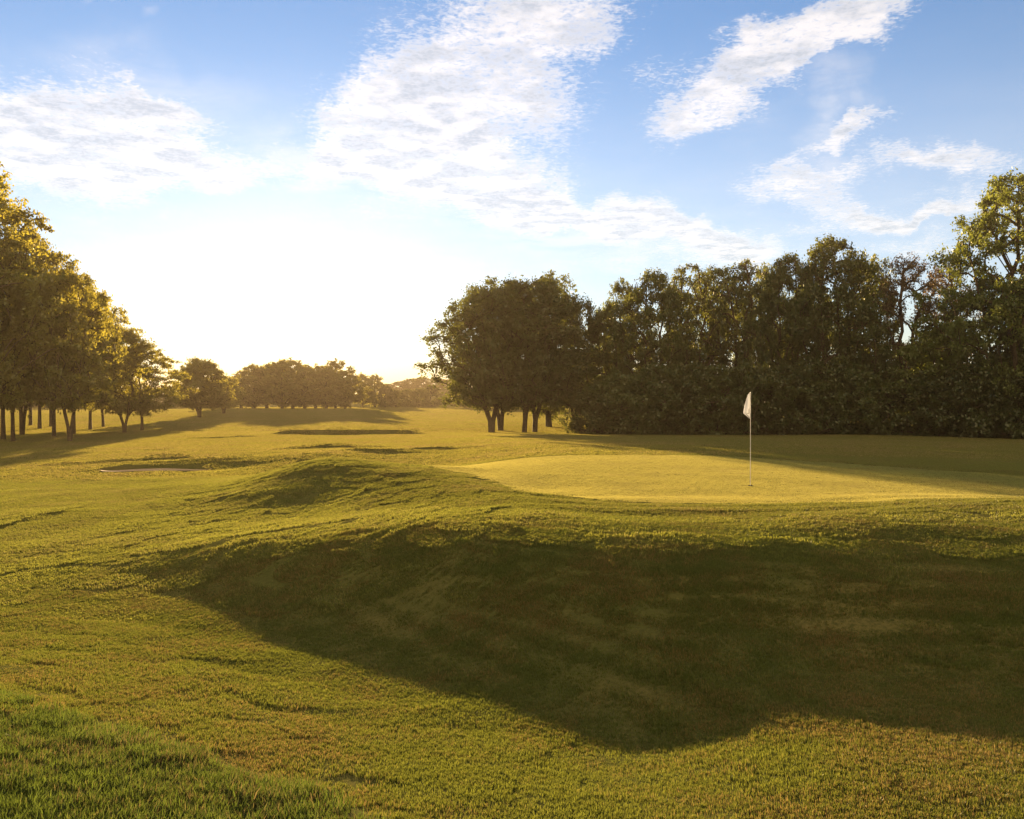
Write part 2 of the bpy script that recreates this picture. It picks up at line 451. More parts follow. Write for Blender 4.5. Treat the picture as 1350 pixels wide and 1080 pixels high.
def mat_leaf(name, a, b, trans, tw=.5):
    m, t, out = new_mat(name)
    oi = t.new('ShaderNodeObjectInfo')
    tcx = t.new('ShaderNodeTexCoord')
    at = t.new('ShaderNodeAttribute', attribute_name='shade')
    n = t.noise(tcx.outputs['Object'], 0.6, 3, .6).outputs['Fac']
    f = t.math('ADD', t.math('MULTIPLY', n, .6), t.math('MULTIPLY', at.outputs['Fac'], .4))
    c = t.mix(t.smooth(f, .3, .7), a, b)
    v = t.math('ADD', .78, t.math('MULTIPLY', oi.outputs['Random'], .44))
    c = t.mix(1.0, c, t.xyz(v, v, v), 'MULTIPLY')
    tcn = t.mix(t.smooth(f, .3, .7), trans, tuple(x * .75 for x in trans[:3]) + (1,))
    tcn = t.mix(1.0, tcn, t.xyz(v, v, v), 'MULTIPLY')
    leafy(t, out, c, tcn, tw, .45, .04)
    return m
M['leaf_left'] = mat_leaf('leaf_olive', (.055, .09, .018, 1), (.09, .10, .022, 1), (.31, .275, .03, 1), .6)
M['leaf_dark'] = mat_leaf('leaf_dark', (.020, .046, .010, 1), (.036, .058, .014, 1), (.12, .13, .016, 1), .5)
M['leaf_mid'] = mat_leaf('leaf_mid', (.034, .058, .012, 1), (.06, .078, .02, 1), (.17, .18, .022, 1), .52)
M['leaf_bright'] = mat_leaf('leaf_bright', (.07, .11, .022, 1), (.10, .14, .03, 1), (.19, .22, .03, 1), .55)
M['leaf_brown'] = mat_leaf('leaf_brown', (.07, .05, .03, 1), (.09, .07, .035, 1), (.15, .09, .03, 1), .45)

# ------------------------------------------------------------------ ground sheet
def axis(segs):
    out = [segs[0][0]]
    for a, b, st0, st1 in segs:
        x = a
        while x < b - 1e-6:
            f = (x - a) / (b - a)
            x += st0 * (st1 / st0) ** f
            out.append(min(x, b))
        out[-1] = b
    return np.unique(np.array(out))
gx_p = axis([(0, 14, .105, .12), (14, 20, .13, .3), (20, 60, .35, .6), (60, 1200, 2, 90)])
gx = np.unique(np.concatenate([-gx_p, gx_p]))
gy = axis([(-400, -12, 60, 3), (-12, 2, 1.0, .2), (2, 32, .11, .13), (32, 50, .2, .25), (50, 95, .3, .45), (95, 300, 1.0, 5), (300, 1400, 6, 80)])
GX, GY = np.meshgrid(gx, gy)
GZ = height(GX, GY)
nx, ny = len(gx), len(gy)
ii = np.arange(nx * ny).reshape(ny, nx)
quads = np.stack([ii[:-1, :-1], ii[:-1, 1:], ii[1:, 1:], ii[1:, :-1]], -1).reshape(-1, 4)
ground = link('ground', np_mesh('ground', np.stack([GX, GY, GZ], -1).reshape(-1, 3), quads, M['ground'], True))
tag(ground, kind='structure')
tag(ground, 'undulating golf course turf with a raised bank and open fairway')
def ground_z(x, y):
    return float(height(np.array([x]), np.array([y]))[0])

# bunkers: sand sheets just over the turf
def sand_sheet(c, rx, ry, rot, label):
    rs = np.linspace(0, 1, 14); th = np.linspace(0, 2 * np.pi, 73)[:-1]
    R_, T_ = np.meshgrid(rs, th, indexing='ij')
    wob = 1 + .05 * np.sin(3 * T_ + 1) + .04 * np.sin(5 * T_)
    ux = R_ * np.cos(T_) * rx * wob; uy = R_ * np.sin(T_) * ry * wob
    x = c[0] + ux * math.cos(rot) - uy * math.sin(rot); y = c[1] + ux * math.sin(rot) + uy * math.cos(rot)
    z = height(x, y) + .03
    n = len(th)
    idx = np.arange(len(rs) * n).reshape(len(rs), n)
    q = np.stack([idx[:-1], idx[1:], np.roll(idx, -1, 1)[1:], np.roll(idx, -1, 1)[:-1]], -1).reshape(-1, 4)
    o = link('sand_bunker', np_mesh('sand_bunker', np.stack([x, y, z], -1).reshape(-1, 3), q, M['sand'], True))
    tag(o, label, kind='structure')
sand_sheet((B2[0], B2[1] - .1), 2.3, 1.35, .16, 'narrow sand bunker cut into the left fairway')
sand_sheet((B1[0], B1[1] - .3), 4.2, 2.4, 0, 'wide far sand bunker with a steep shaded face')

# ------------------------------------------------------------------ grass
rng = np.random.default_rng(7)
def blade_patch(name, size, n, h, w, mat, seed, lean=.45, clumped=.45, spread=.8):
    g = np.random.default_rng(seed)
    r = size * spread * np.sqrt(g.random(n)); a = g.random(n) * 2 * np.pi
    bx, by = r * np.cos(a), r * np.sin(a)
    # clump a share of the blades
    k = max(4, n // 26)
    cx, cy = bx[:k].copy(), by[:k].copy()
    pick = g.integers(0, k, n); cl = g.random(n) < clumped
    bx = np.where(cl, cx[pick] + g.normal(0, h * .45, n), bx); by = np.where(cl, cy[pick] + g.normal(0, h * .45, n), by)
    hh = h * (.55 + .65 * g.random(n)) * np.where(cl, 1.08, .85); ww = w * (.7 + .6 * g.random(n))
    yaw = g.random(n) * 2 * np.pi; ld = g.random(n) * 2 * np.pi; la = np.abs(g.normal(0, lean, n))
    ox, oy = np.cos(yaw) * ww / 2, np.sin(yaw) * ww / 2
    lx, ly = np.cos(ld) * np.sin(la) * hh, np.sin(ld) * np.sin(la) * hh
    lz = np.cos(la * .8) * hh
    V = []
    V.append(np.stack([bx - ox, by - oy, np.full(n, -.012)], -1)); V.append(np.stack([bx + ox, by + oy, np.full(n, -.012)], -1))
    V.append(np.stack([bx + lx * .42 + ox * .8, by + ly * .42 + oy * .8, lz * .6], -1)); V.append(np.stack([bx + lx * .42 - ox * .8, by + ly * .42 - oy * .8, lz * .6], -1))
    V.append(np.stack([bx + lx + ox * .12, by + ly + oy * .12, lz], -1)); V.append(np.stack([bx + lx - ox * .12, by + ly - oy * .12, lz], -1))
    V = np.stack(V, 1)            # n,6,3
    b = (np.arange(n) * 6)[:, None]
    f = np.concatenate([b + np.array([[0, 1, 2, 3]]), b + np.array([[3, 2, 4, 5]])], 0)
    me = np_mesh(name, V.reshape(-1, 3), f, mat)
    at = me.attributes.new('shade', 'FLOAT', 'POINT')
    at.data.foreach_set('value', np.repeat(g.random(n), 6).astype(np.float32))
    return bpy.data.objects.new(name, me)

def scatter(name, label, pts, patches, scale_jit=.12):
    """one stuff object: its points carry the blade patches through geometry nodes"""
    x, y = pts[:, 0], pts[:, 1]
    e = .25
    z = height(x, y)
    zx = (height(x + e, y) - height(x - e, y)) / (2 * e); zy = (height(x, y + e) - height(x, y - e)) / (2 * e)
    me = bpy.data.meshes.new(name)
    me.vertices.add(len(x))
    me.vertices.foreach_set('co', np.stack([x, y, z], -1).astype(np.float32).ravel())
    g = np.random.default_rng(len(x))
    rot = np.empty((len(x), 3), np.float32)
    for i in range(len(x)):
        nrm = Vector((-zx[i], -zy[i], 1)).normalized()
        q = nrm.to_track_quat('Z', 'Y')
        m = q.to_matrix() @ Matrix.Rotation(float(g.random() * 6.2832), 3, 'Z')
        rot[i] = m.to_euler()
    a = me.attributes.new('rot', 'FLOAT_VECTOR', 'POINT'); a.data.foreach_set('vector', rot.ravel())
    a = me.attributes.new('scl', 'FLOAT', 'POINT'); a.data.foreach_set('value', (1 + scale_jit * (g.random(len(x)) * 2 - 1)).astype(np.float32))
    a = me.attributes.new('pick', 'INT', 'POINT'); a.data.foreach_set('value', g.integers(0, len(patches), len(x)).astype(np.int32))
    o = link(name, me)
    tag(o, label, 'grass', kind='stuff')
    c = bpy.data.collections.new(name + '_source')
    for p in patches: c.objects.link(p)
    ng = bpy.data.node_groups.new(name, 'GeometryNodeTree')
    ng.interface.new_socket('Geometry', in_out='INPUT', socket_type='NodeSocketGeometry')
    ng.interface.new_socket('Geometry', in_out='OUTPUT', socket_type='NodeSocketGeometry')
    N = ng.nodes; L = ng.links
    gi = N.new('NodeGroupInput'); go = N.new('NodeGroupOutput')
    iop = N.new('GeometryNodeInstanceOnPoints')
    ci = N.new('GeometryNodeCollectionInfo'); ci.inputs[0].default_value = c
    ci.inputs['Separate Children'].default_value = True; ci.inputs['Reset Children'].default_value = True
    def named(nm, dt):
        nd = N.new('GeometryNodeInputNamedAttribute'); nd.data_type = dt; nd.inputs['Name'].default_value = nm
        return nd.outputs['Attribute']
    e2r = N.new('FunctionNodeEulerToRotation')
    L.new(named('rot', 'FLOAT_VECTOR'), e2r.inputs[0])
    L.new(gi.outputs[0], iop.inputs['Points']); L.new(ci.outputs[0], iop.inputs['Instance'])
    iop.inputs['Pick Instance'].default_value = True
    L.new(named('pick', 'INT'), iop.inputs['Instance Index']); L.new(e2r.outputs[0], iop.inputs['Rotation'])
    L.new(named('scl', 'FLOAT'), iop.inputs['Scale'])
    L.new(iop.outputs[0], go.inputs[0])
    md = o.modifiers.new('blades', 'NODES'); md.node_group = ng
    return o

def tiles(step, y0, y1, margin=4.0, slope=.64):
    ys = np.arange(y0, y1, step); out = []
    for yy in ys:
        hw = slope * yy + margin
        xs = np.arange(-hw, hw, step)
        out.append(np.stack([xs, np.full(len(xs), yy)], -1))
    P = np.concatenate(out); P = P + (rng.random(P.shape) - .5) * step * .5
    return P
def not_bunker(P):
    m = np.ones(len(P), bool)
    for c, rx, ry in ((B1, 5.4, 3.6), (B2, 2.95, 1.9)):
        m &= np.hypot((P[:, 0] - c[0]) / rx, (P[:, 1] - c[1]) / ry) > 1.0
    return m

P = tiles(.42, 2.2, 14.5, 2.5)
isr = in_poly(P[:, 0], P[:, 1], ROUGH)
sdr = poly_sd(P[:, 0], P[:, 1], ROUGH)
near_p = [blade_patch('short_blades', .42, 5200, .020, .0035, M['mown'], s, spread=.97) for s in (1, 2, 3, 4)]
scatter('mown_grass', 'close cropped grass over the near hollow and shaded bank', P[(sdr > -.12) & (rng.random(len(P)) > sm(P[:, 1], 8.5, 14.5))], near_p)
rough_p = [blade_patch('long_blades', .25, 1700, .046, .0042, M['rough'], s, .7) for s in (11, 12, 13, 14)]
PR = tiles(.24, 2.2, 7.6, 2.5)
scatter('rough_grass', 'longer dark green grass in the near left corner', PR[poly_sd(PR[:, 0], PR[:, 1], ROUGH) < -.13], rough_p, .3)

P = tiles(.55, 8.5, 32.0, 3.0)
P = P[(rng.random(len(P)) < sm(P[:, 1], 8.0, 13.5))]
gd = poly_sd(P[:, 0], P[:, 1], GREEN)
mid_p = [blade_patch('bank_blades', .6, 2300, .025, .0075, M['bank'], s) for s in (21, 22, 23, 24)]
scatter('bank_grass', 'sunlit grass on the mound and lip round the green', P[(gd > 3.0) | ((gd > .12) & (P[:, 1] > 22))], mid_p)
col_p = [blade_patch('collar_blades', .45, 1500, .028, .0075, M['collar'], s) for s in (25, 26, 27)]
PC = tiles(.45, 11.0, 30.0, 3.0)
gd = poly_sd(PC[:, 0], PC[:, 1], GREEN)
scatter('collar_grass', 'darker green fringe of grass between the lip and the putting green', PC[(gd > .12) & (gd < 3.2) & (PC[:, 1] < 24)], col_p)
PG = tiles(.27, 15.0, 32.0, 3.0)
gd = poly_sd(PG[:, 0], PG[:, 1], GREEN)
green_p = [blade_patch('fine_blades', .27, 800, .0085, .0065, M['green'], s, .35, 0.0) for s in (31, 32, 33)]
scatter('putting_green', 'smooth finely mown putting green under the flag', PG[gd < -.12], green_p)
P = tiles(1.4, 32.0, 92.0, 4.0)
far_p = [blade_patch('fairway_blades', 1.4, 2600, .036, .02, M['fair'], s) for s in (41, 42, 43)]
scatter('fairway_grass', 'golden sunlit fairway grass between the trees', P[not_bunker(P)], far_p)
P = tiles(4.5, 92.0, 300.0, 8.0)
vfar_p = [blade_patch('distant_blades', 4.5, 5200, .05, .055, M['fair'], s) for s in (51, 52, 53)]
scatter('distant_grass', 'far fairway grass running back to the tree line', P, vfar_p)

# ------------------------------------------------------------------ trees
def unit(v):
    return v / (np.linalg.norm(v, axis=-1, keepdims=True) + 1e-9)

def gen_tree(name, seed, H, R, z0, N, Mv, leaf, clump, trunk_r, bark, leafmat, a=.8, b=.6, stems=1, fork=.35, irr=1.0, droop=0., up=0., twigs=7, flat=.75, inner=.3):
    g = np.random.default_rng(seed)
    ph = g.random(6) * 6.28
    def env(az, t):
        r = R * np.sin(np.pi * np.clip(t, 0.001, .999) ** a) ** b
        return r * (1 + irr * (.16 * np.sin(2 * az + ph[0] + 3 * t) + .12 * np.sin(3 * az + ph[1] - 5 * t) + .10 * np.sin(5 * az + ph[2] + 7 * t)))
    # clump centres
    C = np.zeros((0, 3)); tries = 0
    md = clump * .62
    while len(C) < N and tries < N * 60:
        tries += 1
        t = g.random(); az = g.random() * 6.2832
        rad = env(az, t) * (inner + (1 - inner) * math.sqrt(g.random())) * (.93 if g.random() < .85 else .93 + .2 * irr)
        p = np.array([rad * math.cos(az), rad * math.sin(az), z0 + t * (H - z0 - clump * .4)])
        if len(C) and np.min(np.linalg.norm(C - p, axis=1)) < md: continue
        C = np.vstack([C, p])
    # skeleton
    nodes = []; par = []
    tips = []
    for s in range(stems):
        ox, oy = (0, 0) if stems == 1 else (.22 * R * math.cos(s * 2.4 + ph[3]), .22 * R * math.sin(s * 2.4 + ph[3]))
        last = -1
        nseg = 9
        top = z0 + (H - z0) * (.80 if stems == 1 else .66)
        for i in range(nseg + 1):
            f = i / nseg
            spread_ = max(0.0, f - .06) ** .8
            w = .05 * R * f
            nodes.append(np.array([ox * spread_ * 1.6 + (0 if i == 0 else g.normal(0, w)), oy * spread_ * 1.6 + (0 if i == 0 else g.normal(0, w)), top * f - (.15 if i == 0 else 0)]))
            par.append(last); last = len(nodes) - 1
    nodes = list(nodes)
    order = np.argsort(np.hypot(C[:, 0], C[:, 1]) + .15 * np.abs(C[:, 2] - z0))
    leafnode = {}
    for ci in order:
        c = C[ci]
        A = np.array(nodes)
        dv = c - A
        dist = np.linalg.norm(dv, axis=1)
        pen = np.maximum(0, A[:, 2] + dist * .25 - c[2]) * 1.6 + np.maximum(0, z0 * .62 - A[:, 2]) * 6
        j = int(np.argmin(dist + pen))
        st_, last = A[j], j
        n = max(2, int(dist[j] / 1.0))
        for i in range(1, n + 1):
            f = i / n
            p = st_ + dv[j] * f
            p = p + np.array([0, 0, 1]) * math.sin(f * math.pi) * dist[j] * .10 + g.normal(0, .045 * dist[j] / max(1, n) + .02, 3) * (f < 1)
            nodes.append(p); par.append(last); last = len(nodes) - 1
        leafnode[ci] = last
    nodes = np.array(nodes); par = np.array(par)
    n = len(nodes)
    acc = np.zeros(n); kids = np.zeros(n, int)
    for i in range(n):
        if par[i] >= 0: kids[par[i]] += 1
    for i in range(n - 1, -1, -1):
        if kids[i] == 0: acc[i] += .022 ** 2.3
        if par[i] >= 0: acc[par[i]] += acc[i]
    rad = acc ** (1 / 2.3)
    rad = rad * (trunk_r / rad[0])
    rad = np.maximum(rad, .012)
    flare = np.where(nodes[:, 2] < 1.0, 1 + .35 * np.exp(-np.maximum(nodes[:, 2], 0) / .3), 1.0)
    rad = rad * flare
    # tubes
    VV = []; FF = []; base = 0
    def tube(p0, p1, r0, r1, k):
        nonlocal base
        d = unit(p1 - p0)
        ref = np.array([0, 0, 1.]) if abs(d[2]) < .9 else np.array([1., 0, 0])
        u = unit(np.cross(d, ref)); v = np.cross(d, u)
        th = np.arange(k) / k * 6.28318
        ring = np.cos(th)[:, None] * u + np.sin(th)[:, None] * v
        VV.append(np.concatenate([p0 + ring * r0, p1 + ring * r1]))
        i = np.arange(k); j = (i + 1) % k
        FF.append(np.stack([base + i, base + j, base + k + j, base + k + i], -1)); base += 2 * k
    for i in range(n):
        if par[i] >= 0:
            p = par[i]
            r0 = rad[p] if (par[p] < 0 or rad[i] > .6 * rad[p]) else min(rad[p], rad[i] * 1.3)
            tube(nodes[p], nodes[i] + (nodes[i] - nodes[p]) * .04, r0, rad[i], 9 if rad[i] > .12 else (6 if rad[i] > .04 else 4))
    # leaves and twigs
    LP = []; LN = []; LS = []
    shade = []
    for ci in range(len(C)):
        c = C[ci]
        m = int(Mv * (.6 + .8 * g.random()))
        rr = clump * (.75 + .5 * g.random())
        # several sprays inside every clump
        k = twigs
        dirs = unit(g.normal(0, 1, (k, 3)) + unit(c - np.array([0, 0, z0 + .35 * (H - z0)])) * .5 + np.array([0, 0, up]))
        ends = c + dirs * rr * (.45 + .55 * g.random((k, 1))) * np.array([1, 1, flat]) + np.array([0, 0, -droop * rr])
        for e in ends:
            tube(c, e, .016, .006, 3)
        w = g.integers(0, k, m); f = .25 + .85 * g.random(m) ** .7
        pos = c + (ends[w] - c) * f[:, None] + g.normal(0, rr * .15, (m, 3)) * np.array([1, 1, flat])
        pos[:, 2] -= droop * rr * .6 * f ** 2
        LP.append(pos)
        nn = unit(g.normal(0, 1, (m, 3)) + np.array([0, 0, .55]) + .3 * dirs[w])
        LN.append(nn); LS.append(leaf * (.6 + .8 * g.random(m)))
        shade.append(np.clip(.5 + .28 * g.normal() + .18 * g.normal(0, 1, m), 0, 1))
    LP = np.concatenate(LP); LN = np.concatenate(LN); LS = np.concatenate(LS)[:, None]; shade = np.concatenate(shade)
    m = len(LP)
    tang = unit(np.cross(LN, g.normal(0, 1, (m, 3)))); bit = np.cross(LN, tang)
    bend = LN * LS * .14
    V = np.stack([LP - tang * LS * .55, LP + bit * LS * .34 + bend, LP + tang * LS * .6, LP - bit * LS * .34 + bend], 1).reshape(-1, 3)
    q = np.arange(m * 4).reshape(m, 4)
    tm = np_mesh(name + '_wood', np.concatenate(VV), np.concatenate(FF), bark, True)
    cm = np_mesh(name + '_leaves', V, q, leafmat)
    at = cm.attributes.new('shade', 'FLOAT', 'POINT'); at.data.foreach_set('value', np.repeat(shade, 4).astype(np.float32))
    return dict(trunk=tm, crown=cm, H=H, R=R)

def place(proto, kind, px, d, top, wpx, label, cat, group=None, rot=0., name=None, sink=0.0, base=None):
    x = (px - 675) / F * d
    z = ground_z(x, d)
    Ht = EYE - (top - HOR) / F * d - z
    sxy = (wpx / F * d / 2) / proto['R']
    r = bpy.data.objects.new(kind, None); COL.objects.link(r)
    r.empty_display_size = .3
    r.location = (x, d, z - sink); r.rotation_euler = (0, 0, rot)
    r.scale = (sxy, sxy, (Ht + sink) / proto['H'])
    t = link('trunk', proto['trunk'], r); c = link('crown', proto['crown'], r)
    tag(r, label, cat, group)
    return r

BK = M['bark']
pr_left = [gen_tree('lime', s, 15, 6.2, 3.0, 130, 165, .235, 1.35, .19, BK, M['leaf_left'], a=.75, b=.55, stems=st, flat=.6) for s, st in ((1, 1), (2, 2), (3, 1))]
pr_tall = gen_tree('tall_lime', 4, 21, 8.0, 3.2, 170, 190, .235, 1.5, .30, BK, M['leaf_left'], a=.62, b=.6, flat=.55)
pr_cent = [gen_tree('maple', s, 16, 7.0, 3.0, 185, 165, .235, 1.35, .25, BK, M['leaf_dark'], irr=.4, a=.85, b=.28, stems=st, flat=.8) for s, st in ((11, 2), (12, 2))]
pr_round = gen_tree('round', 14, 12, 5.5, 2.2, 180, 190, .28, 1.3, .26, BK, M['leaf_left'], a=.72, b=.5, stems=2)
pr_up = [gen_tree('upright', s, 16, 4.8, 1.5, 130, 190, .23, 1.3, .22, BK, M['leaf_mid'], a=.8, b=.55, stems=2, up=.3, flat=.85) for s in (21, 22)]
pr_wisp = gen_tree('willow', 31, 17, 5.5, 3.0, 110, 110, .24, 1.3, .28, BK, M['leaf_mid'], a=.95, b=.6, stems=3, droop=.35, up=.3)
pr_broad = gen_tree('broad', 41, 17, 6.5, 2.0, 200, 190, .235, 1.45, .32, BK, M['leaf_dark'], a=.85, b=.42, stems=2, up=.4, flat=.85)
pr_sparse = gen_tree('sparse', 51, 17, 5.8, 3.0, 120, 105, .20, 1.3, .30, BK, M['leaf_brown'], a=.95, b=.6, stems=2, twigs=10)
pr_ash = gen_tree('ash', 61, 22, 9.0, 3.0, 250, 230, .24, 1.5, .34, BK, M['leaf_bright'], a=.95, b=.5, stems=2, flat=.7)
pr_young = gen_tree('young', 71, 9, 3.2, .6, 70, 200, .22, 1.1, .14, BK, M['leaf_bright'], a=.8, b=.55)
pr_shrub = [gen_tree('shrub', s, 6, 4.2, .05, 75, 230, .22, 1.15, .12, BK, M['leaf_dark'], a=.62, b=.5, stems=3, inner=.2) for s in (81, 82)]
pr_far = [gen_tree('far', s, 14, 5.5, 1.5, 120, 110, .42, 1.6, .34, BK, M['leaf_left'], a=.75, b=.5, stems=1, twigs=4) for s in (91, 92)]
pr_fark = gen_tree('far_dark', 93, 14, 5.5, .4, 110, 130, .48, 1.6, .38, BK, M['leaf_mid'], a=.62, b=.42, stems=1, twigs=4)

G_L = 'trees in the row along the left'
left_rows = [
    (pr_tall, -45, 62, 196, 260, 'tallest tree at the left edge, reaching far above the row', 0.3),
    (pr_left[0], 4, 71, 262, 170, 'olive green tree whose trunk stands nearest the left edge', 1.1),
    (pr_left[2], 17, 67, 330, 150, 'broad tree beside the leftmost trunk with low hanging leaves', 2.0),
    (pr_left[1], 29, 81, 300, 150, 'tree behind the leftmost pair of trunks in the row', 4.2),
    (pr_left[1], 92, 66, 352, 135, 'front tree with a forked trunk in the left row', 0.4),
    (pr_left[0], 71, 76, 330, 140, 'tree on a straight slim trunk left of the forked one', 3.4),
    (pr_left[2], 97, 82, 362, 130, 'rounded tree just behind the forked trunk', 5.1),
    (pr_left[0], 119, 98, 388, 120, 'tree with golden leaves in the middle of the left row', 2.6),
    (pr_left[2], 52, 100, 350, 130, 'back tree seen between the slim trunks on the left', 0.9),
    (pr_left[1], 136, 108, 420, 100, 'smaller tree set back near the right end of the left row', 1.7),
    (pr_left[1], 164, 87, 432, 112, 'low multi stemmed tree near the right end of the left row', 2.9),
    (pr_left[0], 187, 96, 452, 112, 'last tree at the right end of the left row', 5.6),
    (pr_left[2], 67, 108, 370, 110, 'thin trunked tree at the back of the left row', 3.9),
    (pr_left[0], 40, 112, 380, 120, 'rearmost tree at the far left beyond the row', 4.8),
]
for p, px, d, top, w, lab, r in left_rows:
    place(p, 'row_tree', px, d, top, w, lab, 'tree', G_L, r)
# the pair standing alone
place(pr_round, 'lone_tree', 263, 150, 473, 76, 'round tree standing alone on the fairway left of the far clump', 'tree', None, 2.2)
place(pr_round, 'lone_tree', 295, 175, 497, 56, 'small low tree just right of the lone round tree', 'tree', None, 1.2)
# far clump
for k, (px, d, top, w, lab) in enumerate((
        (318, 262, 492, 46, 'leftmost tree of the far hazy clump'),
        (334, 246, 481, 44, 'second tree from the left in the far hazy clump'),
        (352, 252, 481, 46, 'tree left of the middle of the far hazy clump'),
        (372, 244, 475, 44, 'tall tree near the middle of the far hazy clump'),
        (386, 256, 473, 46, 'tallest tree in the far hazy clump'),
        (402, 246, 483, 44, 'tree right of the tallest one in the far clump'),
        (416, 254, 481, 42, 'tree right of centre in the far hazy clump'),
        (430, 245, 485, 42, 'lower tree in the right half of the far clump'),
        (442, 258, 474, 40, 'tall thin topped tree on the right of the far clump'),
        (455, 243, 497, 38, 'rightmost low rounded tree of the far clump'))):
    place(pr_far[k % 2], 'clump_tree', px, d, top, w * 1.35, lab, 'tree', 'trees in the far clump', k * 1.3)
for k, (px, d, top, w, lab) in enumerate((
        (478, 300, 492, 30, 'tall bright tree right of the far clump'),
        (494, 305, 494, 30, 'second tall bright tree right of the far clump'),
        (508, 292, 508, 26, 'bushy tree in the gap between clump and dark cluster'),
        (522, 296, 514, 28, 'first low dark bush tree in the distant gap'),
        (537, 292, 513, 28, 'second low dark bush tree in the distant gap'),
        (552, 290, 512, 30, 'third low dark bush tree beside the dark cluster'),
        (568, 300, 508, 34, 'distant tree half hidden by the dark cluster crown'))):
    place(pr_far[k % 2] if k < 2 else pr_fark, 'distant_tree', px, d, top, w, lab, 'tree', 'trees closing the far gap', k * 1.9)
labs = ['leftmost wooded hill tree above the low dark bushes', 'second hill tree above the low dark bushes', 'third hill tree showing over the gap', 'hill tree nearest the dark cluster', 'hill tree mostly hidden behind the dark cluster', 'hill tree farthest right behind the dark cluster']
for k, px in enumerate((512, 527, 543, 558, 575, 592)):
    place(pr_fark, 'hill_tree', px, 455 + 9 * (k % 3), (506, 503, 499, 497, 498, 500)[k], 30, labs[k], 'tree', 'trees on the far wooded hill', k * 2.1)
# far hedge line seen under the left and central crowns
fl = [(-60, 240), (-20, 260), (20, 250), (60, 268), (100, 255), (140, 270), (180, 262), (215, 275), (245, 285), (280, 290)]
for k, (px, d) in enumerate(fl):
    place(pr_fark, 'backdrop_tree', px, d, 515 - 3 * (k % 3), 60, 'dim far tree glimpsed beyond the left row of trunks', 'tree', 'far trees beyond the left row', k * 1.1)

# dark central cluster
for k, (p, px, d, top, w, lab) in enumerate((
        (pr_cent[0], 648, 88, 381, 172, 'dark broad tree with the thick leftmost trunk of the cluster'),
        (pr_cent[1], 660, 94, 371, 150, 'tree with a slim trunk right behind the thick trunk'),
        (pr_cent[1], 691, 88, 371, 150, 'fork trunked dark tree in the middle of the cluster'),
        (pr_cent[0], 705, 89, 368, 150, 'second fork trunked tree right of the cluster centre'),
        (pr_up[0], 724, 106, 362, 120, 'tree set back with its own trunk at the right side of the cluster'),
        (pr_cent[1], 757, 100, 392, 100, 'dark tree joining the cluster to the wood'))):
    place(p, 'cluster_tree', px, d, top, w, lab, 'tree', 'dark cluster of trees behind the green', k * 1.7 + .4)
for k, (px, d, top) in enumerate(((708, 205, 500), (738, 190, 490), (752, 215, 500), (770, 200, 480), (668, 230, 512), (620, 240, 514))):
    place(pr_far[k % 2], 'backdrop_tree', px, d, top, 62, 'small far tree seen under the dark cluster crowns', 'tree', 'far trees beyond the cluster', k * 1.4)

# wood on the right
G_W = 'trees in the wood on the right'
wood = [
    (pr_young, 802, 128, 398, 50, 'pale yellow green tree in the notch left of the wood'),
    (pr_up[0], 822, 98, 372, 84, 'feathery upright tree at the left end of the wood'),
    (pr_broad, 860, 92, 362, 110, 'dense tree second from the left end of the wood'),
    (pr_wisp, 912, 96, 340, 104, 'wispy tree with thin top left of the flag'),
    (pr_broad, 948, 104, 356, 100, 'dark tree between the two wispy ones'),
    (pr_wisp, 982, 98, 334, 104, 'wispy tree with a loose top above the flag'),
    (pr_broad, 1040, 90, 340, 110, 'dark tree left of the broad dark crown'),
    (pr_broad, 1100, 84, 319, 140, 'broad dark tree with the highest crown mid wood'),
    (pr_up[0], 1150, 94, 342, 90, 'upright dark tree right of the broad crown'),
    (pr_sparse, 1192, 90, 335, 112, 'thin brown leaved tree with sky showing through'),
    (pr_sparse, 1246, 96, 345, 100, 'sparse brown tree beside the tall right hand tree'),
    (pr_young, 1234, 78, 428, 90, 'young green tree in front of the sparse brown trees'),
    (pr_ash, 1345, 73, 232, 220, 'tallest bright green tree at the right edge'),
    (pr_broad, 1300, 84, 372, 130, 'dark tree below the tall right edge tree'),
    (pr_broad, 1420, 76, 300, 170, 'dark tree cut off by the right edge'),
    (pr_up[1], 890, 108, 440, 100, 'tree in the second row behind the wispy ones'),
    (pr_broad, 800, 112, 452, 90, 'low dark tree filling the left end of the wood'),
    (pr_up[0], 1010, 110, 352, 80, 'back row tree above and right of the flag'),
    (pr_broad, 1070, 112, 385, 120, 'back row tree hidden behind the broad crown'),
    (pr_broad, 1200, 118, 455, 140, 'back row dark tree low behind the sparse brown trees'),
]
for k, (p, px, d, top, w, lab) in enumerate(wood):
    place(p, 'wood_tree', px, d, top, w, lab, 'tree', G_W, k * 2.3 + .7)
shr = [(788, 84, 505, 90, 'leftmost shrub, where lit grass meets the wood'), (822, 84, 492, 110, 'second shrub from the left along the wood edge'), (862, 83, 482, 110, 'third shrub along the wood edge'),
       (903, 83, 478, 112, 'dark shrub left of the flag foot'), (945, 83, 484, 110, 'dark shrub just left behind the flag'), (990, 82, 478, 112, 'dark shrub directly behind the flag'),
       (1035, 82, 484, 112, 'dark shrub just right behind the flag'), (1080, 81, 478, 114, 'dark shrub under the broad dark crown'), (1125, 80, 480, 114, 'dark shrub right of the broad crown trunk'),
       (1170, 79, 486, 112, 'dark shrub under the first sparse brown tree'), (1215, 77, 492, 112, 'dark shrub beneath the young green tree'), (1262, 76, 482, 120, 'dark shrub left of the tall right edge tree'),
       (1310, 74, 470, 130, 'large shrub under the tall right edge tree'), (1365, 72, 466, 130, 'shrub at the right edge of the wood'), (1425, 72, 470, 130, 'shrub beyond the right edge of the wood')]
for k, (px, d, top, w, lab) in enumerate(shr):
    place(pr_shrub[k % 2], 'shrub', px, d, top, w, lab, 'shrub', 'shrubs along the foot of the wood', k * 1.9)

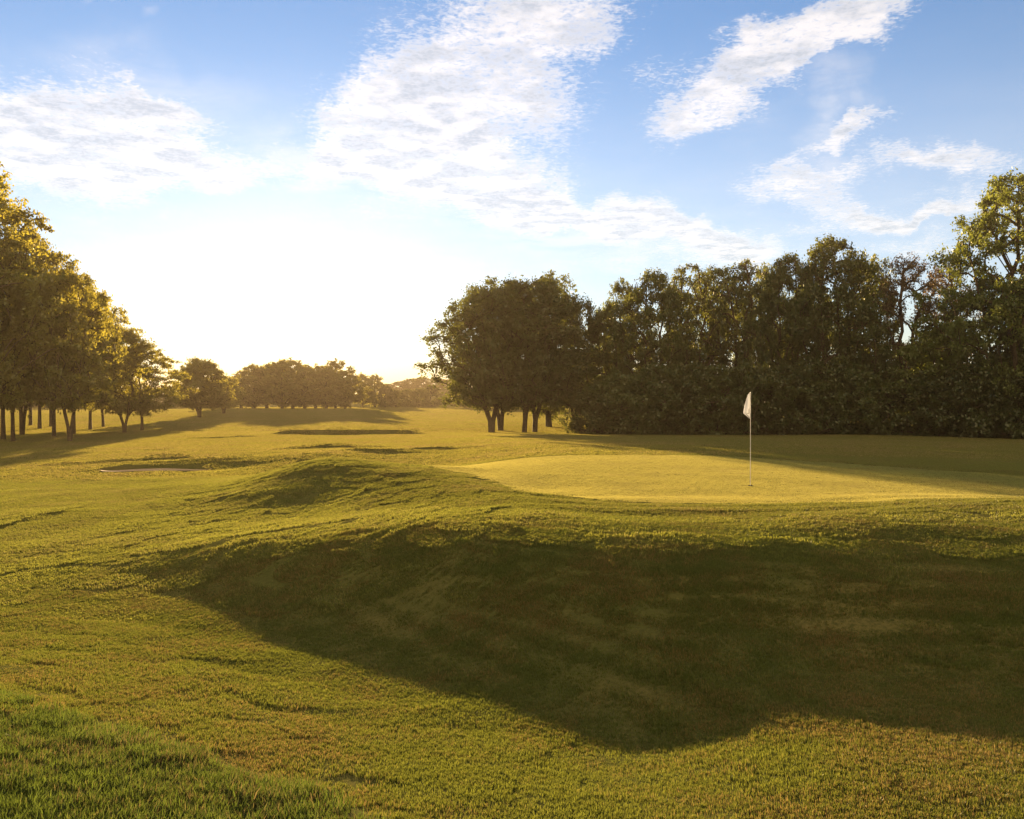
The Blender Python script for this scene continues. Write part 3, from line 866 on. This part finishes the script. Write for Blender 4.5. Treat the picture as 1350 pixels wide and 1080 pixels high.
# ------------------------------------------------------------------ flag
def tube_mesh(name, pts, radii, k, mat, cap=True):
    th = np.arange(k) / k * 6.28318
    V = np.concatenate([np.stack([p[0] + r * np.cos(th), p[1] + r * np.sin(th), np.full(k, p[2])], -1) for p, r in zip(pts, radii)])
    f = []
    for i in range(len(pts) - 1):
        a = np.arange(k); b = (a + 1) % k
        f.append(np.stack([i * k + a, i * k + b, (i + 1) * k + b, (i + 1) * k + a], -1))
    return np_mesh(name, V, np.concatenate(f), mat, True)
fx, fy, _ = pt(989.5, 640, 19.4)
fz = ground_z(fx, fy)
flag = bpy.data.objects.new('flagstick', None); COL.objects.link(flag)
flag.location = (fx, fy, fz); flag.empty_display_size = .2
tag(flag, 'white pin with a limp white flag standing in the hole on the green', 'flagstick')
PH = EYE - (516.5 - HOR) / F * fy - fz
link('pole', tube_mesh('pole', [(0, 0, -.1), (0, 0, .5), (0, 0, 1.4), (0, 0, PH - .01), (0, 0, PH)], [.008, .008, .0075, .007, .002], 10, M['pole']), flag)
# limp flag: hangs from the top of the pole, folds falling to the left
def flag_mesh():
    nu, nv = 15, 26
    V = []
    prof_v = [0, .05, .3, .6, .80, .84, .92, 1.0]
    prof_w = [.035, .05, .085, .125, .152, .150, .085, .015]
    for side in (0, 1):
        for j in range(nv):
            v = j / (nv - 1)
            w = np.interp(v, prof_v, prof_w)
            for i in range(nu):
                u = i / (nu - 1)
                x = -.008 - u * w
                zz = PH - .015 - v * .60 - .03 * u * (1 - v) + .05 * u * math.sin(v * 3) * (v > .0)
                y = .035 * math.sin(u * 7.5 + v * 1.5) * (.3 + v) * min(1, u * 4) + .012 * math.sin(v * 9 + u * 3)
                V.append((x, y + (.0012 if side else -.0012), zz))
    F_ = []
    n = nu * nv
    for s in (0, 1):
        for j in range(nv - 1):
            for i in range(nu - 1):
                a = s * n + j * nu + i
                q = (a, a + 1, a + nu + 1, a + nu)
                F_.append(q if s else q[::-1])
    rim = [j * nu for j in range(nv)] + [(nv - 1) * nu + i for i in range(1, nu)] + [j * nu + nu - 1 for j in range(nv - 2, -1, -1)] + list(range(nu - 2, 0, -1))
    for a, b in zip(rim, rim[1:] + rim[:1]): F_.append((a, b, b + n, a + n))
    return np_mesh('flag', np.array(V), np.array(F_), M['cloth'], True)
fl_o = link('flag', flag_mesh(), flag)
# faint printed mark on the lower part of the flag
def bars(lst, mat, name):
    V = []; Fq = []
    for (x0, z0, x1, z1) in lst:
        b = len(V)
        y0, y1 = -.062, -.058
        for y in (y0, y1): V += [(x0, y, z0), (x1, y, z0), (x1, y, z1), (x0, y, z1)]
        for q in ((0, 1, 2, 3), (7, 6, 5, 4), (0, 4, 5, 1), (1, 5, 6, 2), (2, 6, 7, 3), (3, 7, 4, 0)): Fq.append([b + i for i in q])
    return np_mesh(name, np.array(V), np.array(Fq), mat)
zc = PH - .44
link('printed_mark', bars([(-.105, zc - .06, -.045, zc - .048), (-.057, zc - .048, -.045, zc + .05)], M['ink'], 'printed_mark'), fl_o)
cupo = link('cup', tube_mesh('cup', [(0, 0, -.1), (0, 0, .012), (0, 0, .016)], [.054, .054, .062], 20, M['cup']), flag)

# ------------------------------------------------------------------ evening haze
HAZE = 0.0006
hv = np.array([(x, y, z) for x in (-1500, 1500) for y in (-420, 1500) for z in (-3.0, 32.0)], float)
hm, ht, hout = new_mat('haze')
pv = ht.new('ShaderNodeVolumePrincipled')
pv.inputs['Color'].default_value = (.25, .205, .15, 1)
pv.inputs['Density'].default_value = HAZE
pv.inputs['Anisotropy'].default_value = .4
ht.l.new(pv.outputs[0], hout.inputs['Volume'])
hz = link('haze', np_mesh('haze', hv, np.array([(0, 1, 3, 2), (4, 6, 7, 5), (0, 4, 5, 1), (2, 3, 7, 6), (0, 2, 6, 4), (1, 5, 7, 3)]), hm))
tag(hz, 'thin golden evening haze over the course', 'haze', kind='stuff')
